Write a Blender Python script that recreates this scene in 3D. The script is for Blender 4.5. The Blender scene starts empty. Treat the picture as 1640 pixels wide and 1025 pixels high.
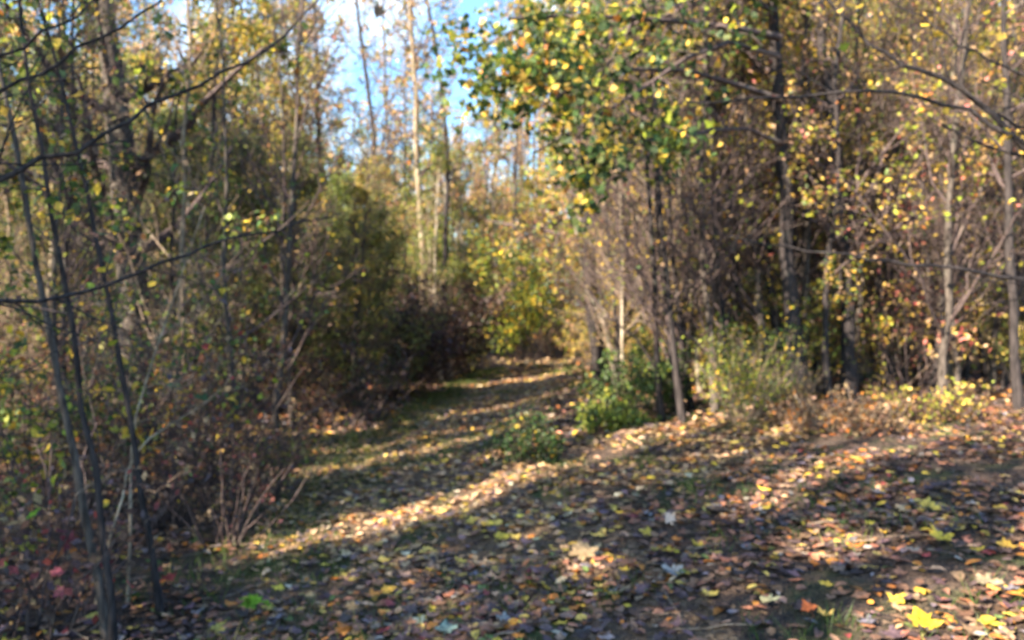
import bpy, math
import numpy as np
from mathutils import Vector

# ------------------------------------------------------------------ camera, light, exposure
S = bpy.context.scene
COL = S.collection
F = 1263.0                      # focal length in photograph pixels
CAMZ = 1.55
cam_d = bpy.data.cameras.new('camera'); cam = bpy.data.objects.new('camera', cam_d); COL.objects.link(cam)
cam.location = (0, 0, CAMZ); cam.rotation_euler = (math.radians(90), 0, 0)
cam_d.sensor_width = 36; cam_d.lens = 36 * F / 1640; cam_d.clip_end = 2000; cam_d.clip_start = 0.05
cam_d.dof.use_dof = True; cam_d.dof.focus_distance = 0.9; cam_d.dof.aperture_fstop = 5.4
S.camera = cam
SUN_EL = math.radians(33)
HD = np.array([0.76, 0.65]); HD = HD / np.linalg.norm(HD)      # the way light travels over the ground
LD = np.array([HD[0] * math.cos(SUN_EL), HD[1] * math.cos(SUN_EL), -math.sin(SUN_EL)])
VN = np.array([-HD[1], HD[0]])
w = bpy.data.worlds.new('World'); S.world = w; w.use_nodes = True
nt = w.node_tree; N = nt.nodes; Lk = nt.links
bg = N['Background']; sky = N.new('ShaderNodeTexSky'); sky.sky_type = 'NISHITA'; sky.sun_disc = False; sky.ozone_density = 0.3; sky.air_density = 1.2
sky.sun_elevation = SUN_EL; sky.sun_rotation = math.atan2(-HD[0], -HD[1])
tc = N.new('ShaderNodeTexCoord'); cn = N.new('ShaderNodeTexNoise'); cn.inputs['Scale'].default_value = 3.0
cn.inputs['Detail'].default_value = 4; cr = N.new('ShaderNodeValToRGB')
cr.color_ramp.elements[0].position = 0.52; cr.color_ramp.elements[1].position = 0.76
cm = N.new('ShaderNodeMix'); cm.data_type = 'RGBA'
Lk.new(tc.outputs['Generated'], cn.inputs['Vector']); 
dv = N.new('ShaderNodeVectorMath'); dv.operation = 'DISTANCE'; dv.inputs[1].default_value = (-.125, .93, .35)
dm = N.new('ShaderNodeMapRange'); dm.inputs['From Min'].default_value = .03; dm.inputs['From Max'].default_value = .35
dm.inputs['To Min'].default_value = .045; dm.inputs['To Max'].default_value = -.04
ds = N.new('ShaderNodeMath'); ds.operation = 'ADD'
Lk.new(tc.outputs['Generated'], dv.inputs[0]); Lk.new(dv.outputs['Value'], dm.inputs['Value']); Lk.new(dm.outputs['Result'], ds.inputs[0])
Lk.new(cn.outputs['Fac'], ds.inputs[1]); Lk.new(ds.outputs[0], cr.inputs['Fac'])
Lk.new(cr.outputs['Color'], cm.inputs[0]); 
tint = N.new('ShaderNodeVectorMath'); tint.operation = 'MULTIPLY'; tint.inputs[1].default_value = (.85, 1.2, 1.5)
Lk.new(sky.outputs['Color'], tint.inputs[0]); Lk.new(tint.outputs[0], cm.inputs[6])
cm.inputs[7].default_value = (11, 13.5, 16, 1)
Lk.new(cm.outputs[2], bg.inputs['Color']); bg.inputs['Strength'].default_value = 0.0505
sl = bpy.data.lights.new('sun', 'SUN'); so = bpy.data.objects.new('sun', sl); COL.objects.link(so)
sl.energy = 5.0; sl.angle = math.radians(0.55); sl.color = (1.0, 0.86, 0.66)
so.rotation_euler = Vector(LD).to_track_quat('-Z', 'Y').to_euler()
S.view_settings.view_transform = 'Standard'; S.view_settings.look = 'None'
S.view_settings.exposure = 2.68; S.view_settings.gamma = 1
S.render.engine = 'CYCLES'
S.cycles.max_bounces = 5; S.cycles.diffuse_bounces = 3; S.cycles.transmission_bounces = 3; S.cycles.glossy_bounces = 2

# ------------------------------------------------------------------ helpers
def interp(x, pts):
    p = np.array(pts, float); return np.interp(x, p[:, 0], p[:, 1])
PATHL = [(0, -1.6), (4, -1.75), (6, -2.0), (8.5, -2.5), (12, -2.6), (15, -2.1), (20, -1.9), (30, -0.6), (36, 1.2), (42, 4), (50, 9), (200, 60)]
PATHR = [(0, 1.3), (4, 1.0), (6, 0.7), (9, 0.25), (11.5, 0.1), (16.5, 1.05), (22, 1.3), (27, 1.6), (32, 3.2), (38, 6.5), (44, 10), (50, 14), (200, 65)]
def pl_(y): return interp(y, PATHL)
def pr_(y): return interp(y, PATHR)
def pc_(y): return interp(y, [(0, -.9), (6, -1.1), (12, -1.25), (20, -.4), (30, .9), (40, 5), (200, 60)])
def H(x, y):
    x = np.asarray(x, float); y = np.asarray(y, float)
    s = x - pc_(y)
    base = -0.13 - 0.0055 * np.clip(y, 0, 60)
    right = 0.145 * np.clip(s, 0, 4.2) + 0.03 * np.clip(s - 4.2, 0, 20)
    left = 0.05 * np.clip(s, -1.4, 0) + 0.05 * np.clip(-s - 1.6, 0, 20)
    bump = 0.03 * np.sin(x * 1.9 + 1.3 * np.sin(y * .7)) * np.sin(y * 1.3 + .5) + 0.02 * np.sin(x * 4.3 + y * 2.1) * np.sin(y * 3.7 - x)
    rut = -0.05 * np.exp(-((s - .75) / .28) ** 2) - 0.05 * np.exp(-((s + .75) / .28) ** 2)
    far = 0.02 * np.clip(y - 40, 0, 200)
    return base + right + left + bump + rut * (y > 4) + far
def at(px, py, d):
    return np.array([(px - 820) / F * d, d, CAMZ + (512.5 - py) / F * d])
def ground_at(px, py):
    d = 1.5
    for i in range(4000):
        p = at(px, py, d)
        if p[2] <= H(p[0], p[1]): return np.array([p[0], p[1], float(H(p[0], p[1]))])
        d += 0.02
    return p

def tag(o, label=None, cat=None, group=None, kind=None):
    if label: o['label'] = label
    if cat: o['category'] = cat
    if group: o['group'] = group
    if kind: o['kind'] = kind
    return o
def empty(name, loc):
    o = bpy.data.objects.new(name, None); COL.objects.link(o); o.location = [float(v) for v in loc]; o.empty_display_size = .2
    return o
def copy_tree(o, parent=None):
    c = o.copy(); COL.objects.link(c); c.parent = parent
    for ch in list(o.children): copy_tree(ch, c)
    return c
class Geo:
    """collects vertices, quads/tris and one colour per vertex, then links them as one mesh object"""
    def __init__(s): s.v = []; s.f = []; s.c = []; s.n = 0
    def add(s, v, f, c=None):
        v = np.asarray(v, np.float32).reshape(-1, 3)
        s.v.append(v); s.f.append((np.asarray(f, np.int32) + s.n)); s.n += len(v)
        if c is None: c = np.ones((len(v), 3))
        s.c.append(np.asarray(c, np.float32).reshape(-1, 3))
    def build(s, name, mat, parent=None, smooth=False):
        me = bpy.data.meshes.new(name)
        if s.n:
            v = np.concatenate(s.v); c = np.concatenate(s.c)
            me.vertices.add(len(v)); me.vertices.foreach_set('co', v.ravel())
            loops = np.concatenate([f.ravel() for f in s.f])
            tot = np.concatenate([np.full(len(f), f.shape[1], np.int32) for f in s.f])
            st = np.concatenate([[0], np.cumsum(tot)[:-1]]).astype(np.int32)
            me.loops.add(len(loops)); me.loops.foreach_set('vertex_index', loops)
            me.polygons.add(len(tot)); me.polygons.foreach_set('loop_start', st); me.polygons.foreach_set('loop_total', tot)
            if smooth: me.polygons.foreach_set('use_smooth', np.ones(len(tot), bool))
            a = me.attributes.new('Col', 'FLOAT_COLOR', 'POINT')
            a.data.foreach_set('color', np.concatenate([c, np.ones((len(c), 1), np.float32)], 1).ravel())
            me.update(calc_edges=True); me.validate()
        me.materials.append(mat)
        o = bpy.data.objects.new(name, me); COL.objects.link(o)
        if parent: o.parent = parent
        return o

# ------------------------------------------------------------------ materials
def newmat(name):
    m = bpy.data.materials.new(name); m.use_nodes = True
    return m, m.node_tree.nodes, m.node_tree.links
def leaf_mat(name, transl=0.35, rough=0.55):
    m, n, l = newmat(name); b = n['Principled BSDF']; out = n['Material Output']
    a = n.new('ShaderNodeAttribute'); a.attribute_name = 'Col'
    t = n.new('ShaderNodeTexCoord'); no = n.new('ShaderNodeTexNoise'); no.inputs['Scale'].default_value = 60
    no.inputs['Detail'].default_value = 3
    mr = n.new('ShaderNodeMapRange'); mr.inputs['From Min'].default_value = .3; mr.inputs['From Max'].default_value = .7
    mr.inputs['To Min'].default_value = .45; mr.inputs['To Max'].default_value = 1.35
    mx = n.new('ShaderNodeVectorMath'); mx.operation = 'SCALE'
    l.new(t.outputs['Object'], no.inputs['Vector']); l.new(no.outputs['Fac'], mr.inputs['Value'])
    l.new(a.outputs['Color'], mx.inputs[0]); l.new(mr.outputs['Result'], mx.inputs['Scale'])
    l.new(mx.outputs[0], b.inputs['Base Color']); b.inputs['Roughness'].default_value = rough
    b.inputs['Specular IOR Level'].default_value = .35
    if transl > 0:
        tr = n.new('ShaderNodeBsdfTranslucent'); ms = n.new('ShaderNodeMixShader'); ms.inputs[0].default_value = transl
        l.new(mx.outputs[0], tr.inputs['Color']); l.new(b.outputs[0], ms.inputs[1]); l.new(tr.outputs[0], ms.inputs[2])
        l.new(ms.outputs[0], out.inputs['Surface'])
    return m
def bark_mat(name, c1, c2, c3, scale=9, patch=.55):
    m, n, l = newmat(name); b = n['Principled BSDF']
    t = n.new('ShaderNodeTexCoord'); mp = n.new('ShaderNodeMapping'); mp.inputs['Scale'].default_value = (1, 1, .22)
    no = n.new('ShaderNodeTexNoise'); no.inputs['Scale'].default_value = scale * 4; no.inputs['Detail'].default_value = 5
    r = n.new('ShaderNodeValToRGB'); r.color_ramp.elements[0].position = .35; r.color_ramp.elements[1].position = .65
    r.color_ramp.elements[0].color = (*c1, 1); r.color_ramp.elements[1].color = (*c2, 1)
    n2 = n.new('ShaderNodeTexNoise'); n2.inputs['Scale'].default_value = 3.5; n2.inputs['Detail'].default_value = 4
    r2 = n.new('ShaderNodeValToRGB'); r2.color_ramp.elements[0].position = patch; r2.color_ramp.elements[1].position = patch + .12
    mx = n.new('ShaderNodeMix'); mx.data_type = 'RGBA'; mx.inputs[7].default_value = (*c3, 1)
    l.new(t.outputs['Object'], mp.inputs[0]); l.new(mp.outputs[0], no.inputs['Vector']); l.new(no.outputs['Fac'], r.inputs[0])
    l.new(t.outputs['Object'], n2.inputs['Vector']); l.new(n2.outputs['Fac'], r2.inputs[0])
    l.new(r2.outputs[0], mx.inputs[0]); l.new(r.outputs[0], mx.inputs[6]); l.new(mx.outputs[2], b.inputs['Base Color'])
    bp = n.new('ShaderNodeBump'); bp.inputs['Strength'].default_value = .7; bp.inputs['Distance'].default_value = .02
    l.new(no.outputs['Fac'], bp.inputs['Height']); l.new(bp.outputs[0], b.inputs['Normal'])
    b.inputs['Roughness'].default_value = .9; b.inputs['Specular IOR Level'].default_value = .2
    return m
def soil_mat(name, ramp, moss, mossamt):
    m, n, l = newmat(name); b = n['Principled BSDF']; t = n.new('ShaderNodeTexCoord')
    vo = n.new('ShaderNodeTexVoronoi'); vo.inputs['Scale'].default_value = 16
    no = n.new('ShaderNodeTexNoise'); no.inputs['Scale'].default_value = 2.0; no.inputs['Detail'].default_value = 8
    ad = n.new('ShaderNodeVectorMath'); ad.operation = 'ADD'; n3 = n.new('ShaderNodeTexNoise'); n3.inputs['Scale'].default_value = 7
    l.new(t.outputs['Object'], ad.inputs[0]); l.new(t.outputs['Object'], n3.inputs['Vector']); l.new(n3.outputs['Color'], ad.inputs[1])
    l.new(ad.outputs[0], vo.inputs['Vector']); l.new(t.outputs['Object'], no.inputs['Vector'])
    sp = n.new('ShaderNodeSeparateColor'); l.new(vo.outputs['Color'], sp.inputs[0])
    r = n.new('ShaderNodeValToRGB'); els = r.color_ramp.elements
    while len(els) < len(ramp): els.new(.5)
    for i, c in enumerate(ramp): els[i].position = i / (len(ramp) - 1); els[i].color = (*c, 1)
    l.new(sp.outputs[0], r.inputs[0])
    r2 = n.new('ShaderNodeValToRGB'); r2.color_ramp.elements[0].position = .52; r2.color_ramp.elements[1].position = .66
    ma = n.new('ShaderNodeMath'); ma.operation = 'MULTIPLY'; ma.inputs[1].default_value = mossamt
    mx = n.new('ShaderNodeMix'); mx.data_type = 'RGBA'; mx.inputs[7].default_value = (*moss, 1)
    l.new(no.outputs['Fac'], r2.inputs[0]); l.new(r2.outputs[0], ma.inputs[0]); l.new(ma.outputs[0], mx.inputs[0])
    l.new(r.outputs[0], mx.inputs[6]); l.new(mx.outputs[2], b.inputs['Base Color'])
    bp = n.new('ShaderNodeBump'); bp.inputs['Strength'].default_value = 1; bp.inputs['Distance'].default_value = .03
    l.new(vo.outputs['Distance'], bp.inputs['Height']); l.new(bp.outputs[0], b.inputs['Normal'])
    b.inputs['Roughness'].default_value = .95; b.inputs['Specular IOR Level'].default_value = .15
    return m
M_leaf = leaf_mat('leaf', .45); M_litter = leaf_mat('dry_leaf', .12, .6)
M_bark = bark_mat('bark_grey_brown', (.026, .021, .019), (.095, .078, .068), (.16, .15, .125), 9, .6)
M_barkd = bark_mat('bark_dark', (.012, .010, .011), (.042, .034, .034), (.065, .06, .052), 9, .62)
M_pale = bark_mat('bark_pale', (.10, .08, .06), (.29, .24, .18), (.40, .36, .29), 6, .52)
M_tan = bark_mat('bark_tan', (.09, .065, .045), (.26, .20, .14), (.30, .27, .2), 8, .58)
M_twig = bark_mat('twig_bark', (.035, .024, .026), (.11, .08, .075), (.16, .13, .11), 12, .6)
M_twigl = bark_mat('twig_pale', (.10, .07, .05), (.27, .20, .15), (.36, .30, .24), 12, .6)
M_soil = soil_mat('forest_floor_soil', [(.02, .017, .018), (.06, .042, .035), (.10, .065, .048), (.035, .028, .03), (.15, .10, .07), (.025, .02, .022)], (.035, .05, .018), .7)
M_path = soil_mat('path_soil', [(.045, .033, .028), (.12, .08, .055), (.2, .14, .09), (.07, .05, .045), (.17, .11, .06), (.05, .04, .035)], (.05, .075, .02), .8)

# ------------------------------------------------------------------ vectorised shapes
def unit(a): return a / (np.linalg.norm(a, axis=-1, keepdims=True) + 1e-9)
def tubes(geo, P, R, sides=5):
    """P (n,k,3) centre lines, R (n,k) radii"""
    P = np.asarray(P, float); R = np.asarray(R, float)
    n, k, _ = P.shape
    if n == 0: return
    T = unit(np.gradient(P, axis=1)); ref = np.where(np.abs(T[..., 2:3]) > .8, np.array([1., 0, 0]), np.array([0, 0, 1.]))
    ref = np.broadcast_to(ref[:, :1] * 0 + ref[:, k // 2:k // 2 + 1], T.shape)
    A = unit(np.cross(T, ref)); B = np.cross(T, A)
    th = np.arange(sides) * 2 * np.pi / sides
    V = P[:, :, None] + R[:, :, None, None] * (A[:, :, None] * np.cos(th)[None, None, :, None] + B[:, :, None] * np.sin(th)[None, None, :, None])
    i = np.arange(k - 1)[:, None]; j = np.arange(sides)[None]
    q = np.stack([i * sides + j, i * sides + (j + 1) % sides, (i + 1) * sides + (j + 1) % sides, (i + 1) * sides + j], -1).reshape(-1, 4)
    geo.add(V.reshape(-1, 3), (q[None] + (np.arange(n) * k * sides)[:, None, None]).reshape(-1, 4))
def grow(rng, P, R, n, t0, t1, ratio, ang, up=.1, K=5, wob=.25, L=None, rr=.6):
    """n children on every line of P"""
    N0, k, _ = P.shape
    idx = np.repeat(np.arange(N0), n); t = rng.uniform(t0, t1, len(idx))
    f = t * (k - 1); i = np.minimum(f.astype(int), k - 2); fr = (f - i)[:, None]
    p = P[idx, i] * (1 - fr) + P[idx, i + 1] * fr; tan = unit(P[idx, i + 1] - P[idx, i])
    r = (R[idx, i] * (1 - fr[:, 0]) + R[idx, i + 1] * fr[:, 0])
    if L is None:
        Lp = np.linalg.norm(np.diff(P, axis=1), axis=2).sum(1)[idx]
        ln = Lp * ratio * (1.15 - .75 * t) * rng.uniform(.6, 1.3, len(idx))
    else: ln = L(t) * rng.uniform(.6, 1.25, len(idx))
    perp = unit(np.cross(tan, unit(rng.normal(size=(len(idx), 3)))))
    a = np.radians(ang) * rng.uniform(.7, 1.3, len(idx))[:, None]
    d = unit(tan * np.cos(a) + perp * np.sin(a))
    Q = [p]; step = (ln / (K - 1))[:, None]
    for s in range(K - 1):
        Q.append(Q[-1] + d * step)
        d = unit(d + rng.normal(size=d.shape) * wob + np.array([0, 0, up]))
    rad = (r * rr)[:, None] * np.linspace(1, .3, K)[None]
    return np.stack(Q, 1), np.maximum(rad, .0016)
def on_lines(rng, P, n, t0=.15, t1=1., spread=.05):
    N0, k, _ = P.shape; idx = rng.integers(0, N0, n); t = rng.uniform(t0, t1, n) * (k - 1)
    i = np.minimum(t.astype(int), k - 2); f = (t - i)[:, None]
    return P[idx, i] * (1 - f) + P[idx, i + 1] * f + rng.normal(size=(n, 3)) * spread
# leaf templates (unit length about 1, in x/y; z is up)
T_simple = (np.array([[-.5, 0, .0], [0, -.34, .07], [.5, 0, -.04], [0, .34, .07]]), np.array([[0, 1, 2, 3]]))
T_oval = (np.array([[-.5, 0, 0], [-.2, -.27, .08], [.2, -.24, .06], [.5, 0, -.08], [.2, .24, .06], [-.2, .27, .08], [0, 0, -.02]]),
          np.array([[6, 0, 1], [6, 1, 2], [6, 2, 3], [6, 3, 4], [6, 4, 5], [6, 5, 0]]))
def lobed():
    rs = [(180, .16), (155, .40), (140, .36), (122, .27), (100, .47), (84, .45), (60, .31), (34, .42), (18, .36), (0, .56)]
    pts = [(a, r) for a, r in rs] + [(-a, r) for a, r in rs[1:-1]][::-1]
    v = [[0, 0, 0]] + [[r * math.cos(math.radians(a)), r * math.sin(math.radians(a)), .22 * r * r - .06 * abs(math.sin(math.radians(2 * a)))] for a, r in pts]
    n = len(pts); return np.array(v), np.array([[0, 1 + i, 1 + (i + 1) % n] for i in range(n)])
T_lobed = lobed()
def leaves(geo, rng, P, size, cols, tmpl=T_simple, flat=0., hang=0., curl=.0, jit=.18):
    """one leaf per point; flat=1 lies on its side of the ground, hang pulls the tip down"""
    n = len(P)
    if n == 0: return
    V, Fc = tmpl
    nz = unit(rng.normal(size=(n, 3)) * (1 - flat) + np.array([0, 0, 1.]) * flat * 1.2 + rng.normal(size=(n, 3)) * .12 + np.array([0, 0, .25]))
    tx = rng.normal(size=(n, 3)); tx[:, 2] -= hang
    tx = unit(tx - nz * (tx * nz).sum(1, keepdims=True)); ty = np.cross(nz, tx)
    sz = size * rng.uniform(.55, 1.3, n)
    cz = rng.uniform(-1, 1, n) * curl
    W = V[None] * np.ones((n, 1, 1)); W[..., 2] += cz[:, None] * (V[:, 0] ** 2 + V[:, 1] ** 2)[None]
    W[..., 1] *= rng.uniform(.75, 1.15, n)[:, None]
    X = P[:, None] + sz[:, None, None] * (W[..., 0:1] * tx[:, None] + W[..., 1:2] * ty[:, None] + W[..., 2:3] * nz[:, None])
    c = cols * rng.uniform(1 - jit * 2, 1 + jit * 2, (n, 1)) * rng.uniform(1 - jit * .5, 1 + jit * .5, (n, 3))
    geo.add(X.reshape(-1, 3), (Fc[None] + (np.arange(n) * len(V))[:, None, None]).reshape(-1, Fc.shape[1]),
            np.repeat(np.clip(c, .004, .85), len(V), 0))
def pick(rng, n, pal):
    c = np.array([p[1] for p in pal]); w_ = np.array([p[0] for p in pal], float)
    return c[rng.choice(len(pal), n, p=w_ / w_.sum())]
GREEN = (.05, .095, .026); OLIVE = (.105, .145, .04); YG = (.30, .33, .04); YEL = (.62, .42, .05); GOLD = (.55, .38, .085)
PEACH = (.48, .30, .17); TAN = (.36, .23, .12); ORG = (.48, .18, .035); BRN = (.14, .078, .05); DKB = (.055, .036, .034); RED = (.24, .05, .045)
PINK = (.50, .16, .13); PURP = (.12, .085, .10); DKG = (.03, .055, .018); CREAM = (.6, .5, .33)
PAL_R = [(5, YEL), (4.5, GOLD), (5, PEACH), (3, TAN), (.6, ORG), (7, YG), (3, OLIVE), (1.5, PINK), (1, BRN)]
PAL_RG = [(3, YEL), (3, GOLD), (2, PEACH), (3, YG), (4, OLIVE), (2, GREEN), (1, BRN)]
PAL_L = [(6, OLIVE), (4, GREEN), (3, YG), (1.5, YEL), (1, TAN), (1, BRN), (.3, ORG)]
PAL_FAR = [(4, PEACH), (4, TAN), (2, GOLD), (2, OLIVE), (1, ORG), (1, YG)]
PAL_MG = [(6, OLIVE), (4, YG), (3, GREEN), (1, TAN), (1, GOLD)]
PAL_DRY = [(4, BRN), (2, DKB), (3, PURP), (2, TAN), (.8, RED), (.6, YEL), (1, OLIVE), (1.5, (.3, .11, .05)), (1, PEACH)]
PAL_MAPLE = [(8, GREEN), (6, DKG), (4, OLIVE), (4, YG), (2.2, YEL), (2.5, GOLD), (.6, ORG)]

# sunlit bands on the ground: gaps in the crowns that let the sun through (v = distance across the light's way)
def hashn(u, v, k):
    return np.sin(u * 1.7 * k + 3 * np.sin(v * 1.1 * k) + k) * np.sin(v * 2.3 * k + 2.2 * np.sin(u * .9 * k) + 2 * k)
BANDS = [(5.8, .33, 2.5, .03), (8.75, .22, 4.2, 0), (9.7, .13, 4.9, 0), (11.7, .4, 6.3, 0), (17.4, .4, 12.5, 0), (20.4, .5, 15.7, 0), (3.1, .22, 5.0, .03), (7.1, .25, 6.0, 0), (1.2, .25, 3.9, 0)]
def litmask(gx, gy):
    u = gx * HD[0] + gy * HD[1]; v = gx * VN[0] + gy * VN[1] + .07 * np.sin(u * 1.9) 
    m = np.zeros(len(gx), bool)
    for v0, hw, us, sp in BANDS: m |= (np.abs(v - v0) < hw + sp * np.clip(u - us - 1.5, 0, 8)) & (u > us - .3)
    m |= (np.hypot(gx - 1.95, gy - 3.1) < .62)
    m |= (np.hypot(gx - 1.87, gy - 4.5) < .34) | (np.hypot(gx - .48, gy - 4.7) < .22)
    m |= (u > 9.5) & (gx > pr_(gy) + .6) & (hashn(u, v, 1.1) > -.1)          # woods right of the path are mostly open to the sun
    m |= (hashn(u, v, 2.1) > np.where((gy < 6.5) | (gx < pr_(gy)), .82, .55))
    return m
def keep_light(P):
    g = P
    for _ in range(3):
        t = (P[:, 2] - H(g[:, 0], np.minimum(g[:, 1], 60))) / math.sin(SUN_EL); g = P + LD[None] * t[:, None]
    return ~litmask(g[:, 0], g[:, 1])
def open_lines(P, R, base, need=.75):
    n, k, _ = P.shape; m = keep_light((P + base).reshape(-1, 3)).reshape(n, k).mean(1) >= need
    return P[m], R[m]

# ------------------------------------------------------------------ ground and path: one sheet cut along the path's edges
rng = np.random.default_rng(5)
xs = np.concatenate([np.linspace(-220, -16, 22)[:-1], np.arange(-16, 16, .2), np.linspace(16, 220, 22)])
ys = np.concatenate([np.linspace(-60, -4, 12)[:-1], np.arange(-4, 34, .2), np.linspace(34, 260, 60)])
X, Y = np.meshgrid(xs, ys); Z = H(X, Y); nx = len(xs); V = np.stack([X, Y, Z], -1).reshape(-1, 3)
ii, jj = np.meshgrid(np.arange(nx - 1), np.arange(len(ys) - 1)); a = (jj * nx + ii).ravel()
Q = np.stack([a, a + 1, a + 1 + nx, a + nx], -1); cen = V[Q].mean(1)
onp = (cen[:, 0] > pl_(cen[:, 1])) & (cen[:, 0] < pr_(cen[:, 1])) & (cen[:, 1] > -4) & (cen[:, 1] < 60)
for nm, sel, mt in (('ground', ~onp, M_soil), ('path', onp, M_path)):
    used, inv = np.unique(Q[sel], return_inverse=True)
    g = Geo(); g.add(V[used], inv.reshape(-1, 4)); o = g.build(nm, mt, smooth=True); tag(o, kind='structure')

# ------------------------------------------------------------------ fallen leaves and grass (nobody could count them)
def scatter(n, y0, y1, xl, xr, p=1.0):
    y = y0 + (y1 - y0) * rng.uniform(0, 1, n) ** p; x = rng.uniform(0, 1, n) * (xr(y) - xl(y)) + xl(y)
    return x, y
PAL_LIT = [(7, BRN), (5, (.11, .068, .075)), (4, (.24, .15, .10)), (6, DKB), (4.5, (.32, .14, .08)), (2.0, ORG), (1.2, GOLD), (.7, YEL), (.25, RED), (1.2, PEACH), (.5, (.36, .3, .25)), (1.2, (.17, .15, .17)), (.6, OLIVE)]
PAL_LITP = [(6, BRN), (6, TAN), (3, PURP), (2.5, GOLD), (1, CREAM), (4, PEACH), (1.2, ORG), (.8, YEL), (2, DKB)]
g = Geo()
fl = lambda y: -.70 * y - 1.0
fr = lambda y: .70 * y + 1.0
x, y = scatter(42000, 1.9, 9.5, fl, fr, .8)
patch = hashn(x, y, .9) + .3 * hashn(x, y, 2.7)
k = rng.uniform(0, 1, len(x)) < np.clip(.55 + .6 * patch, .12, 1); x, y = x[k], y[k]
P = np.stack([x, y, H(x, y) + .008 + rng.uniform(0, .03, len(x))], 1); h_ = int(len(P) * .35)
cc = pick(rng, len(P), PAL_LIT); tr_ = (x > pl_(y)) & (y > 5.2) & (y > 5.2 + .9 * (x - .3)); cc[tr_] = pick(rng, tr_.sum(), PAL_LITP)
leaves(g, rng, P[:h_], .09, cc[:h_], T_lobed, flat=.85, curl=.7)
leaves(g, rng, P[h_:], .07, cc[h_:], T_oval, flat=.8, curl=.7)
x, y = scatter(26000, 9, 24, lambda y: np.minimum(pl_(y) - 3, -.3 * y), fr, .9)
P = np.stack([x, y, H(x, y) + .01 + rng.uniform(0, .03, len(x))], 1)
onpth = (x > pl_(y)) & (x < pr_(y))
leaves(g, rng, P[onpth], .09, pick(rng, onpth.sum(), PAL_LITP), T_oval, flat=.8, curl=.4)
leaves(g, rng, P[~onpth], .12, pick(rng, (~onpth).sum(), PAL_LIT + [(3, PEACH), (2, GOLD)]), T_oval, flat=.7, curl=.4)
x, y = scatter(22000, 22, 60, lambda y: -.72 * y, fr, .8)
P = np.stack([x, y, H(x, y) + .02], 1)
leaves(g, rng, P, .2, pick(rng, len(P), PAL_LITP), T_simple, flat=.6)
x, y = scatter(6000, 4, 24, lambda y: pl_(y) + .1, lambda y: pr_(y), .9)
P = np.stack([x, y, H(x, y) + .01], 1)
leaves(g, rng, P, .085, pick(rng, len(P), PAL_LITP), T_lobed, flat=.8, curl=.4)
tag(g.build('leaf_litter', M_litter), 'brown, tan and yellow fallen leaves covering the ground and the track', 'leaf litter', kind='stuff')
g = Geo(); n = 420; x, y = scatter(n, 2.2, 12, fl, fr, .8); a = rng.uniform(0, 3.14, n); ln = rng.uniform(.08, .5, n); t = np.linspace(-.5, .5, 5)
TX = x[:, None] + np.cos(a)[:, None] * ln[:, None] * t + rng.normal(size=(n, 5)) * .012; TY = y[:, None] + np.sin(a)[:, None] * ln[:, None] * t + rng.normal(size=(n, 5)) * .012
tubes(g, np.stack([TX, TY, H(TX, TY) + .03 + rng.uniform(0, .02, (n, 1))], 2), rng.uniform(.0025, .006, (n, 1)) * np.linspace(1, .5, 5)[None], 4)
tag(g.build('fallen_twigs', M_twigl), 'thin dry twigs strewn among the fallen leaves', 'twigs', kind='stuff')
g = Geo()
x, y = scatter(90000, 2.2, 34, lambda y: pl_(y) - .6, lambda y: pr_(y) + 2.5, .75)
k = (hashn(x + 7, y, .8) + .5 * hashn(x, y, 2.2) + .55 * (np.abs(x - pl_(y) - .3) < .5) + .35 * (np.abs(x - pr_(y) - .4) < .6)) > .55
x, y = x[k], y[k]; n = len(x); P = np.stack([x, y, H(x, y)], 1)
hh = rng.uniform(.03, .12, n) * (1 + .5 * (x < pl_(y) + .4)); le = rng.normal(size=(n, 2)) * .5
tip = P + np.stack([le[:, 0] * hh, le[:, 1] * hh, hh], 1); th = rng.uniform(0, 6.28, n); wv = np.stack([np.cos(th), np.sin(th), 0 * th], 1) * (.003 + .0003 * y)[:, None]
g.add(np.stack([P - wv, P + wv, tip], 1).reshape(-1, 3), np.arange(3 * n).reshape(-1, 3),
      np.repeat(pick(rng, n, [(4, (.06, .10, .022)), (3, (.10, .14, .03)), (1, (.25, .23, .07)), (2, (.035, .06, .02))]), 3, 0))
x, y = scatter(900, 2.4, 11, lambda y: -.1 * y, lambda y: .6 * y, .8); k = hashn(x, y, 1.9) > .25; x, y = x[k], y[k]
x = np.repeat(x, 16) + rng.normal(size=len(x) * 16) * .035; y = np.repeat(y, 16) + rng.normal(size=len(y) * 16) * .035; n = len(x); P = np.stack([x, y, H(x, y)], 1)
hh = rng.uniform(.04, .12, n); le = rng.normal(size=(n, 2)) * .6; tip = P + np.stack([le[:, 0] * hh, le[:, 1] * hh, hh], 1)
th = rng.uniform(0, 6.28, n); wv = np.stack([np.cos(th), np.sin(th), 0 * th], 1) * .0035
g.add(np.stack([P - wv, P + wv, tip], 1).reshape(-1, 3), np.arange(3 * n).reshape(-1, 3), np.repeat(pick(rng, n, [(4, (.05, .09, .025)), (2, (.09, .13, .03)), (2, (.03, .055, .025))]), 3, 0))
tag(g.build('grass', M_leaf), 'short dark green grass growing along the track and in tufts among the leaves', 'grass', kind='stuff')

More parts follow.
